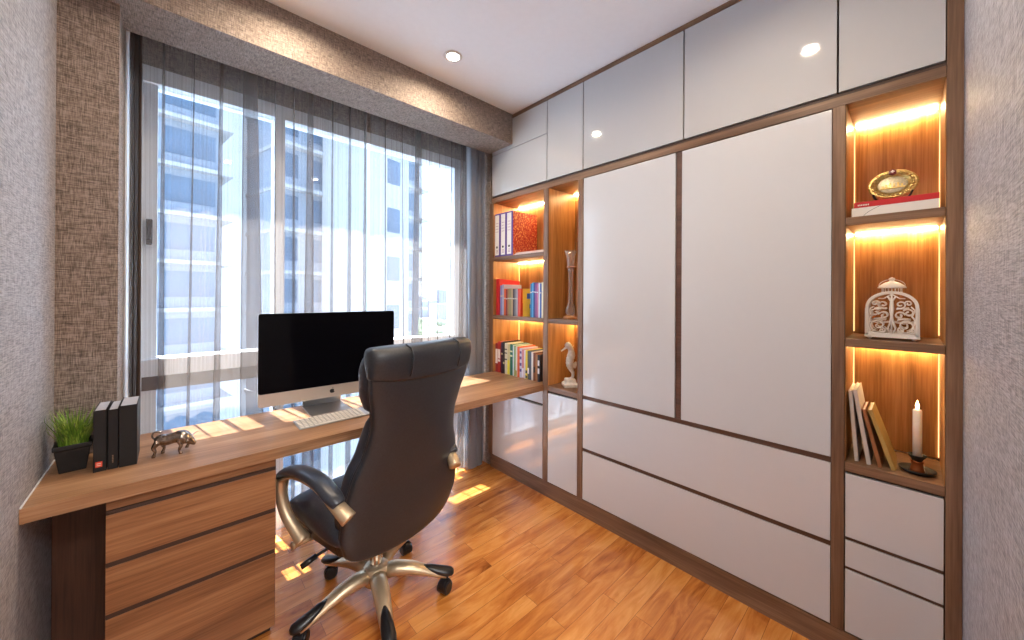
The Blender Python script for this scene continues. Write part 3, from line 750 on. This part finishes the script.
for i, (c, dy, h0, lb) in enumerate(((srgb(226, 214, 206), 0, 0, 'white and pink booklet lying at the bottom of the pile on the top shelf'), (srgb(214, 120, 110), -.004, .007, 'pink booklet lying on another booklet on the top shelf'), (srgb(232, 228, 220), -.006, .013, 'pale booklet lying uppermost in the pile on the top shelf'))):
    r = empty('booklet', (1.862+i*.006, 1.850+dy, ZA+h0), 0, lb, 'booklet', 'booklets lying on the top shelf')
    MB().box(0, .20, -.150, .140, 0, .0008).box(0, .20, -.150, .140, .0052, .006).box(0, .20, .139, .140, .0008, .0052).build('cover', plain('booklet', c, .5), r)
    MB().box(.001, .199, -.149, .139, .0008, .0052).build('pages', 'paper', r)

G2 = 'books on the middle shelf of the left bookcase'
r = empty('magazine_file', (1.872, 2.186, ZB_), R(-90), 'tall red magazine holder at the left end of the middle shelf', 'magazine holder')
MB().rings([[(-.019, 0, 0), (.019, 0, 0), (.019, .22, 0), (-.019, .22, 0)], [(-.019, 0, .285), (.019, 0, .285), (.019, .22, .27), (-.019, .22, .27)]]).build('case', 'red', r, bevel=.002)
mid = [ # y, th, ht, dp, colour, label
 (2.146, .020, .232, .19, srgb(130, 132, 190), 'lavender blue book beside the red magazine holder'),
 (2.124, .018, .238, .19, srgb(168, 170, 200), 'pale lilac book, second from the red magazine holder'),
 (2.103, .018, .205, .17, srgb(214, 96, 44), 'orange book between the lilac and dark red books'),
 (2.083, .016, .200, .17, srgb(130, 34, 34), 'dark red book on the middle shelf'),
 (2.063, .018, .205, .17, srgb(150, 116, 76), 'tan brown book left of the olive one on the middle shelf'),
 (2.042, .018, .206, .17, srgb(140, 132, 92), 'olive book on the middle shelf'),
 (2.022, .015, .204, .17, srgb(176, 150, 110), 'beige book right of the olive one on the middle shelf'),
 (2.004, .015, .203, .17, srgb(62, 50, 60), 'near-black book on the middle shelf'),
 (1.986, .015, .204, .17, srgb(120, 118, 124), 'grey book right of the near-black one'),
 (1.968, .015, .202, .17, srgb(150, 150, 158), 'light grey book beside the bright red ones')]
for (y, th, ht, dp, c, lb) in mid: shelf_book(y, th, ht, dp, c, ZB_, lb, G2, band=((.55, .5, .42, 1), ((.62, .66),)))
shelf_book(1.9505, .016, .205, .17, srgb(206, 46, 34), ZB_, 'bright red book at the right end of the grey books', G2)
shelf_book(1.935, .013, .200, .17, srgb(224, 84, 40), ZB_, 'orange-red book beside the yellow cover', G2)
yb = shelf_book(1.922, .010, .205, .155, srgb(236, 186, 60), ZB_, 'yellow picture book turned with its blue-printed front cover showing', G2, x0=1.888, lean=0)
yb.rotation_euler = (0, 0, R(-124))
MB().box(.0051, .0056, .03, .12, .13, .17).box(.0051, .0056, .05, .11, .06, .09).build('cover_print', plain('print_cover', srgb(70, 96, 160), .5), yb)
MB().box(-.004, .004, -.0008, -.0002, .0, .10).build('spine_print', 'orange_label', yb)
mid2 = [(1.822, .016, .240, srgb(30, 110, 160), 'teal blue thin book, first of the blue group'), (1.806, .013, .246, srgb(70, 150, 206), 'light blue thin book in the blue group'),
 (1.791, .013, .244, srgb(40, 60, 130), 'navy book in the blue group'), (1.776, .014, .242, srgb(120, 70, 130), 'purple book left of the mauve one'),
 (1.760, .014, .240, srgb(170, 96, 140), 'mauve book in the middle of the blue group'), (1.744, .012, .244, srgb(210, 214, 230), 'white book left of the royal blue one'),
 (1.730, .012, .236, srgb(44, 90, 170), 'royal blue book near the bookcase divider'), (1.714, .014, .246, srgb(226, 224, 196), 'cream book on the middle shelf beside the divider')]
for (y, th, ht, c, lb) in mid2: shelf_book(y, th, ht, .18, c, ZB_, lb, G2, lean=0, band=((.6, .62, .7, 1), ((.72, .75),)))

G3 = 'books standing on the desk inside the bookcase'
low = [(2.196, .026, .225, srgb(150, 50, 52), 'dark red book at the left end of the desk-level row', ((.9, .8, .75, 1), ((.3, .8),))),
 (2.166, .028, .240, srgb(180, 56, 50), 'red book with pale spine lettering in the desk-level row', ((.9, .8, .75, 1), ((.35, .42), (.45, .75)))),
 (2.133, .018, .236, srgb(60, 30, 56), 'dark plum book beside the red books', ((.6, .5, .3, 1), ((.6, .66),))),
 (2.111, .018, .245, srgb(52, 46, 44), 'charcoal brown book between the plum and cream books', ((.6, .6, .3, 1), ((.3, .36),))),
 (2.086, .026, .235, srgb(214, 208, 186), 'cream book with dark print in the desk-level row', ((.1, .1, .1, 1), ((.45, .50), (.66, .70), (.78, .82)))),
 (2.056, .026, .230, srgb(206, 196, 150), 'straw coloured book with a yellow foot', ((.85, .75, .05, 1), ((.02, .48),))),
 (2.026, .026, .232, srgb(34, 110, 96), 'teal green book in the desk-level row', ((.7, .75, .5, 1), ((.6, .66), (.75, .8)))),
 (2.003, .012, .228, srgb(206, 220, 226), 'pale blue slim book right of the teal one', None),
 (1.988, .013, .226, srgb(122, 160, 96), 'green slim book right of the pale blue one', ((.4, .35, .1, 1), ((.02, .2),))),
 (1.971, .015, .224, srgb(222, 222, 210), 'off-white book left of the orange one', ((.4, .35, .1, 1), ((.02, .2),))),
 (1.949, .022, .222, srgb(222, 98, 44), 'orange book in the desk-level row', None),
 (1.925, .020, .214, srgb(196, 200, 224), 'white and violet patterned book right of the orange one', ((.12, .08, .3, 1), ((.2, .3), (.4, .5), (.62, .72), (.82, .9)))),
 (1.902, .020, .206, srgb(206, 134, 140), 'pink book in the desk-level row', ((.8, .8, .9, 1), ((.02, .35),))),
 (1.883, .012, .205, srgb(214, 216, 220), 'thin white book between the pink and yellow ones', None),
 (1.866, .018, .206, srgb(226, 204, 60), 'yellow book with a black and white foot', ((.05, .05, .05, 1), ((.03, .12), (.2, .3)))),
 (1.846, .016, .204, srgb(90, 92, 84), 'grey olive book right of the yellow one', ((.9, .9, .9, 1), ((.2, .4),))),
 (1.827, .017, .202, srgb(70, 86, 106), 'slate blue book in the desk-level row', None),
 (1.808, .015, .200, srgb(228, 226, 220), 'plain white book left of the brown ones', None),
 (1.788, .018, .196, srgb(122, 72, 46), 'brown book in the desk-level row', ((.02, .02, .02, 1), ((.3, .5),))),
 (1.767, .017, .190, srgb(166, 116, 74), 'light brown book second from the right end', None),
 (1.746, .018, .186, srgb(40, 40, 50), 'black and white book at the right end of the desk-level row', ((.8, .8, .85, 1), ((.3, .5), (.6, .8))))]
for (y, th, ht, c, lb, bd) in low: shelf_book(y, th, ht, .17, c, ZD, lb, G3, band=bd)

# ------------------------------------------------------------------ narrow niche contents
vg = empty('yard_glass', (1.955, 1.535, 1.192), R(-90), 'tall trumpet shaped drinking glass in a small wooden stand', 'glass')
outp = [(.002, .022), (.018, .024), (.030, .040), (.033, .058), (.026, .082), (.017, .105), (.013, .14), (.0125, .22), (.015, .30), (.020, .36), (.029, .42), (.040, .455)]
inp = [(max(r_-.0018, .001), z+(.003 if z < .06 else 0)) for r_, z in outp][::-1]
inp[0] = (.0385, .455)
MB().lathe(outp+inp, n=28).build('glass', 'glass', vg, smooth=True)
tn = plain('light_wood', srgb(176, 120, 74), .4)
MB().lathe([(.046, 0), (.048, .004), (.048, .014), (.044, .018), (.030, .018), (.028, .024), (.001, .022)], n=28).build('base', tn, vg, smooth=True)
MB().tube([(.058, -.0, .0), (.058, 0, .37)], .0055, 10).box(.030, .066, -.010, .010, 0, .014).build('post', tn, vg)
rg_ = [(.0235*math.cos(a), .0235*math.sin(a), .345) for a in [2*math.pi*i/20 for i in range(20)]]
mb = MB().tube(rg_, .004, 8, close=True); mb.tube([(.058, 0, .345), (.026, 0, .345)], .004, 8); mb.tube([(0, .022, .345), (0, .040, .345)], .005, 8); mb.build('ring_holder', tn, vg, smooth=True)

sh = empty('seahorse_figurine', (1.955, 1.535, .742), R(-38), 'white ceramic seahorse figurine on a square block', 'figurine')
MB().rings([[(-a, -a, z), (a, -a, z), (a, a, z), (-a, a, z)] for a, z in ((.048, 0), (.048, .020), (.036, .028), (.030, .052))]).build('base', 'ceramic', sh, bevel=.002)
cp = catmull([(-.006, 0, .050), (.014, 0, .060), (.020, 0, .085), (.008, 0, .110), (-.004, 0, .140), (-.002, 0, .175), (.006, 0, .205), (.006, 0, .235), (-.004, 0, .262), (-.018, 0, .272), (-.030, 0, .262)], 7)
n_ = len(cp); rad = []
for i in range(n_):
    u = i/(n_-1); base_ = lerpk([(0, .006), (.25, .011), (.45, .022), (.6, .024), (.72, .016), (.82, .016), (.9, .019), (1, .009)], u)
    rad.append(base_*(1+.09*math.sin(i*2.1)))
MB().tube(cp, rad, 14, flat=(1.15, 1.15)).build('body', 'ceramic', sh, smooth=True)
MB().tube([(-.024, 0, .262), (-.042, 0, .248), (-.058, 0, .238), (-.062, 0, .237)], [.010, .006, .005, .007], 12).build('snout', 'ceramic', sh, smooth=True)
cr = MB()
for i in range(4): cr.tube([(-.010+i*.007, 0, .278-i*.006), (-.010+i*.011, 0, .298-i*.009)], [.004, .0012], 8)
cr.build('crest', 'ceramic', sh, smooth=True)
cp2 = catmull([(.020, 0, .150), (.040, 0, .165), (.044, 0, .140), (.034, 0, .118), (.016, 0, .128)], 3)
MB().rings([[p+Vector((0, .002, 0)) for p in cp2], [p-Vector((0, .002, 0)) for p in cp2]]).build('fin', 'ceramic', sh)
for q in (-1, 1): MB().ball((-.022, q*.013, .267), .0035, 8).build('eye', 'black', sh, smooth=True)

# ------------------------------------------------------------------ right display cabinet contents
bx = empty('gift_box', (1.895, .038, 1.645), 0, 'flat white box with a red lid lying under the gilt plate', 'box')
MB().box(-.030, .175, -.107, .107, 0, .034).build('body', 'white', bx, bevel=.001)
MB().box(-.031, .176, -.108, .100, .034, .054).build('lid', 'red', bx, bevel=.001)
mb = MB()
for i in range(7): mb.box(-.0316, -.031, .060+i*.0045, .063+i*.0045, .040, .045)
mb.build('lid_lettering', 'white', bx)
MB().tube([(-.0305, .075-.03*i/6-.0004*i*i, .001+.032*(i/6)**.8) for i in range(7)], .0006, 5).build('printed_line', 'black', bx)

pt = empty('gilt_plate', (1.935, .040, 1.699), 0, 'oval gilt relief plate with a small red crest on its rim', 'plate')
tilt = Matrix.Translation((0, 0, .058)) @ Matrix.Rotation(R(-14), 4, 'X').inverted() if False else Matrix.Translation((.0, 0, .060)) @ Matrix.Rotation(R(-90+14), 4, 'Y')
mb = MB().lathe([(.001, .004), (.040, .004), (.043, .010), (.060, .013), (.066, .011), (.066, .008), (.058, .008), (.041, .002), (.001, 0)], n=48, sx=.83, sy=1).xf(tilt); mb.build('plate', 'gold', pt, smooth=True)
MB().lathe([(.001, .0062), (.037, .0060), (.0395, .0045)], n=40, sx=.83).xf(tilt).build('centre', plain('pale_champagne', srgb(206, 196, 166), .45, .6, vary=.2, scale=200), pt, smooth=True)
mb = MB()
for i in range(26):
    a = 2*math.pi*i/26; mb.ball((.83*.053*math.cos(a), .053*math.sin(a), .0135), .0052, 8, (1, 1, .5))
mb.xf(tilt).build('rim_relief', 'gold', pt, smooth=True)
mb = MB()
for i, (a, b) in enumerate(((-.024, .010), (-.014, .016), (-.004, .013), (.006, .018), (.016, .012), (.025, .008))): mb.box(-.010, -.010+b, a-.003, a+.003, .004, .0075)
mb.box(-.016, -.010, -.032, .032, .004, .0085); mb.xf(tilt).build('city_relief', 'gold', pt, bevel=.001)
MB().lathe([(.001, .020), (.010, .019), (.0115, .015), (.0115, .012)], c=(.83*.054, 0, 0), n=6).xf(tilt).build('crest', plain('crest_red', srgb(110, 24, 34), .35), pt)
MB().lathe([(.001, .0225), (.0055, .022), (.006, .019)], c=(.83*.054, 0, 0), n=4).xf(tilt).build('crest_star', 'white', pt)
for q in (-1, 1):
    MB().tube(catmull([(-.020, q*.050, .030), (-.019, q*.044, .014), (-.010, q*.034, .004), (.018, q*.030, .003), (.040, q*.028, .003)], 4), .0032, 8).build('stand_leg', 'black', pt, smooth=True)
MB().tube([(.0, -.036, .0045), (.0, .036, .0045)], .0028, 8).build('stand_bar', 'black', pt, smooth=True)

ln = empty('lantern', (1.945, .041, 1.194), 0, 'white metal candle lantern with scrollwork and domed top', 'lantern')
LW, LD, ZL0, ZL1 = .067, .045, .014, .115        # half width, half depth, base, spring of the arch
def arch(inset=0, n=18):
    w_ = LW-inset; pts = [(-w_, ZL0+inset*.4)]
    for i in range(n+1):
        a = math.pi-math.pi*i/n; pts.append((w_*math.cos(a), ZL1+(.060-inset)*math.sin(a)**.92 if 0 < i < n else ZL1))
    pts.append((w_, ZL0+inset*.4)); return pts
def spiral(cx, cz, r0, r1, a0, turns, n=22, flip=1):
    o = []
    for i in range(n+1):
        u = i/n; r_ = r0+(r1-r0)*u; a = a0+flip*turns*2*math.pi*u; o.append((cx+r_*math.cos(a), cz+r_*math.sin(a)))
    return o
for sx_, nm in ((-1, 'front_panel'), (1, 'back_panel')):
    xx = sx_*LD; mb = MB()
    po = arch(0); pi_ = arch(.008)
    fr1 = [[(xx-.002, y, z) for y, z in po], [(xx+.002, y, z) for y, z in po]]; k_ = len(po)
    vv = [(xx-.002, y, z) for y, z in po]+[(xx-.002, y, z) for y, z in pi_]+[(xx+.002, y, z) for y, z in po]+[(xx+.002, y, z) for y, z in pi_]
    ff_ = []
    for i in range(k_-1): ff_ += [[i, i+1, k_+i+1, k_+i], [2*k_+i, 3*k_+i, 3*k_+i+1, 2*k_+i+1], [i, 2*k_+i, 2*k_+i+1, i+1], [k_+i, k_+i+1, 3*k_+i+1, 3*k_+i]]
    mb.add(vv, ff_); mb.box(xx-.002, xx+.002, -LW, LW, ZL0-.004, ZL0+.010)
    pan = mb.build(nm, 'white', ln, bevel=.0006)
    sc_ = MB()
    def stroke(pts, r_=.0024): sc_.tube([(xx, y, z) for y, z in pts], r_, 6)
    for q in (-1, 1):
        f2 = lambda pts: [(q*y, z) for y, z in pts]
        stroke(f2(spiral(.034, .052, .022, .004, -1.4, 1.35)))
        stroke(f2(spiral(.020, .088, .014, .003, .2, 1.2)))
        stroke(f2(spiral(.042, .098, .015, .003, 2.6, 1.2, flip=-1)))
        stroke(f2(spiral(.022, .128, .015, .003, -2.2, 1.3)))
        stroke(f2(spiral(.042, .132, .010, .002, 3.4, 1.2, flip=-1)))
        stroke(f2(spiral(.024, .034, .010, .002, 1.8, 1.2)))
        stroke(f2(spiral(.050, .034, .008, .002, .5, 1.1, flip=-1)))
        stroke(f2([(.002, .022), (.010, .040), (.004, .062), (.001, .085), (.004, .11), (.002, .14), (.010, .158)]))
        stroke(f2([(.060, .022), (.054, .050), (.058, .075), (.050, .086), (.058, .108), (.048, .120)]))
        stroke(f2([(.014, .072), (.030, .076), (.048, .074)])); stroke(f2([(.012, .112), (.030, .114), (.044, .116)]))
        stroke(f2([(.0, .166), (.020, .150), (.034, .150)]), .002)
    stroke([(0, .02), (0, .172)], .0022); stroke([(-.060, .024), (.060, .024)], .002); stroke([(-.058, .066), (-.03, .060), (0, .066), (.03, .060), (.058, .066)], .0018)
    sc_.build('scrollwork', 'white', pan, smooth=True)
mb = MB()
for q in (-1, 1):
    for z in (.030, .05, .07, .09, .11): mb.box(-LD, LD, q*LW-.0015, q*LW+.0015, z, z+.003)
    mb.box(-LD, LD, q*LW-.002, q*LW+.002, ZL0-.002, ZL0+.012)
    for x in (-LD, -.015, .015, LD): mb.box(x-.002, x+.002, q*LW-.0018, q*LW+.0018, ZL0, ZL1)
mb.build('side_grille', 'white', ln)
MB().box(-LD-.003, LD+.003, -LW-.003, LW+.003, .008, .014).build('floor_plate', 'white', ln, bevel=.001)
po = arch(.0)[1:-1]
roof = [[(-LD, y, z+.001) for y, z in po], [(LD, y, z+.001) for y, z in po]]
k_ = len(po); MB().add(roof[0]+roof[1], [[i, i+1, k_+i+1, k_+i] for i in range(k_-1)]).build('arched_roof', 'white', ln, solid=.002)
mb = MB()
for i in range(18):
    a = 2*math.pi*i/18; mb.tube([(.024*math.cos(a), .026*math.sin(a), .172), (.024*math.cos(a), .026*math.sin(a), .192)], .0016, 5)
mb.build('chimney_ribs', 'white', ln)
MB().lathe([(.037, .188), (.038, .191), (.030, .200), (.018, .209), (.008, .213), (.006, .216), (.009, .220), (.008, .225), (.001, .228)], n=28).build('dome_cap', 'white', ln, smooth=True)
MB().tube([(0, .034*math.cos(a), .196+.024*math.sin(a)) for a in [math.pi*i/14 for i in range(15)]], .0013, 6).build('handle', 'white', ln, smooth=True)
for a in (-1, 1):
    for b in (-1, 1): MB().ball((a*.036, b*.056, .0065), .0065, 10).build('foot', 'white', ln, smooth=True)
MB().lathe([(.018, .014), (.019, .016), (.019, .030), (.017, .031), (.001, .030)], n=20).build('tealight', plain('tealight_wax', srgb(226, 222, 214), .4), ln, smooth=True)

def leaning(yb_, th, ht, dp, col, lean, x0, label, pages='paper', rz=0):
    cov = plain('cover_leaning', col, .55, vary=.04)
    r = empty('book', (x0, yb_, .7335), 0, label, 'book', 'books leaning in the lowest lit niche')
    r.rotation_euler = (Matrix.Rotation(R(lean), 3, 'X') @ Matrix.Rotation(R(-90+rz), 3, 'Z')).to_euler()
    ct_ = .0018
    MB().box(-th/2, -th/2+ct_, 0, dp, 0, ht).box(th/2-ct_, th/2, 0, dp, 0, ht).box(-th/2+ct_, th/2-ct_, 0, ct_*1.2, 0, ht).build('cover', cov, r, bevel=.0005)
    MB().box(-th/2+ct_, th/2-ct_, ct_*1.2, dp-.003, .002, ht-.003).build('pages', pages, r)
    return r
# rotation about world X by a negative angle tips the top towards +Y
leaning(.130, .011, .262, .185, srgb(222, 216, 212), -4.0, 1.885, 'white book standing leftmost, against the side of the lowest lit niche')
leaning(.0965, .012, .270, .185, srgb(214, 208, 206), -8.2, 1.880, 'white book leaning, second from left in the lowest lit niche')
lb = leaning(.067, .011, .205, .160, srgb(158, 104, 66), -12.3, 1.878, 'tan brown book leaning between the white and the mustard book')
leaning(.033, .012, .210, .160, srgb(176, 146, 82), -17, 1.880, 'mustard covered book leaning outermost beside the candlestick')

cs = empty('candlestick', (1.928, -.023, .733), 0, 'black saucer candlestick with a copper coloured stem', 'candlestick')
MB().lathe([(.001, .004), (.030, .004), (.040, .009), (.045, .014), (.047, .014), (.043, .006), (.032, 0), (.001, 0)], n=36).build('saucer', 'black', cs, smooth=True)
MB().lathe([(.001, .004), (.020, .004), (.017, .012), (.014, .024), (.015, .036), (.018, .040), (.001, .040)], n=24).build('stem', 'copper', cs, smooth=True)
MB().lathe([(.001, .040), (.012, .040), (.014, .046), (.022, .058), (.024, .062), (.021, .062), (.012, .050), (.001, .049)], n=24).build('cup', 'black', cs, smooth=True)
cn = empty('candle', (1.928, -.023, .733+.0495), 0, 'white lit pillar candle standing in the black candlestick', 'candle')
MB().lathe([(.001, 0), (.0115, 0), (.0115, .168), (.010, .171), (.001, .169)], n=20).build('wax', 'wax', cn, smooth=True)
MB().tube([(0, 0, .168), (.0005, 0, .175)], .0007, 6).build('wick', 'black', cn)
MB().lathe([(.0005, .171), (.0035, .175), (.0052, .181), (.0040, .190), (.0015, .198), (.0003, .203)], n=14).build('flame', 'flame', cn, smooth=True)

# ------------------------------------------------------------------ outside
def Z0(): return -34.0
gnd = S('ground', 'city', [(-400, 3200, 20, 3600, Z0()-1, Z0())])
def tower(x, y, wx, wy, ztop, rz, body, label, wins, fl=3.0, bal=True):
    r = empty('apartment_tower', (x, y, Z0()), rz, label, 'building')
    hgt = ztop-Z0()
    MB().box(-wx/2, wx/2, -wy/2, wy/2, 0, hgt).build('wall', body, r)
    # windows on the -Y and +X faces, only for the storeys around eye level
    z_a = -12-Z0(); n_ = int((min(ztop, 34)+12)/fl); w0 = None
    for k_ in range(n_):
        zz = z_a+k_*fl
        for (u0, u1, face) in wins:
            if face == 'f': b_ = (u0, u1, -wy/2-.03, -wy/2+.05, 0, 1.7)
            else: b_ = (wx/2-.05, wx/2+.03, u0, u1, 0, 1.7)
            o = MB().box(*b_).build('window', 'tower_glass', r); o.location.z = zz+.7
    if bal:
        for k_ in range(n_):
            o = MB().box(-wx/2-.1, wx/2+.6, -wy/2-.7, wy/2+.1, -.25, .0).build('balcony_slab', 'stone', r); o.location.z = z_a+k_*fl
    return r
# directions follow the view through the window: pixel columns to bearings
def bearing(px, dist):
    s_ = (px-512)/F; v = (fw+rt*s_); v.z = 0; return v*dist
p = bearing(172, 24); tower(p.x-1, p.y+3, 6.0, 7, 38, R(8), 'stone2', 'blue glazed apartment tower with white floor bands seen through the left of the curtain', [(-2.7, -.3, 'f'), (.1, 2.7, 'f')], 3.1)
p = bearing(250, 44); tower(p.x, p.y+2, 8.4, 6, 38, R(10), 'stone', 'pale apartment tower standing between the two blue glazed towers', [(-.4, .6, 'f')], 3.1, bal=False)
p = bearing(312, 27); tower(p.x-.7, p.y+3, 4.2, 5, 38, R(14), 'stone2', 'apartment tower with dark window bays behind the monitor', [(-2.0, -.8, 'f'), (.2, 2.0, 'f')], 3.0)
p = bearing(377, 25); tower(p.x+.3, p.y+3.0, 3.0, 6, 38, R(16), 'stone', 'white apartment tower with one column of square windows near the middle of the curtain', [(-.45, .65, 'f')], 3.4, bal=False)
p = bearing(405, 36); tower(p.x-.3, p.y+3, 2.4, 6, 38, R(18), 'stone2', 'slim grey blue tower at the edge of the open sky', [(-1, 1, 'f')], 3.0)
rnd = random.Random(11); mb = MB()
for i in range(700):
    d = rnd.uniform(500, 2800); a = math.atan2(fw.y, fw.x)+R(rnd.uniform(-20, 48)); x, y = d*math.cos(a), d*math.sin(a)
    w_ = rnd.uniform(10, 34); h_ = rnd.uniform(6, 26)*(1+(rnd.random() < .06)*.8); mb.box(x-w_/2, x+w_/2, y-w_/2, y+w_/2, Z0(), Z0()+h_)
tag(mb.build('city_blocks', 'city', None, world=True), 'hazy far city blocks along the horizon', 'city', kind='stuff')
mb = MB()
for i in range(260):
    d = rnd.uniform(70, 420); a = math.atan2(fw.y, fw.x)+R(rnd.uniform(-12, 48)); mb.ball((d*math.cos(a), d*math.sin(a), Z0()+4), rnd.uniform(5, 9), 8, (1, 1, .8))
tag(mb.build('tree_canopy', 'green', None, world=True, smooth=True), 'green tree canopy far below the window', 'trees', kind='stuff')
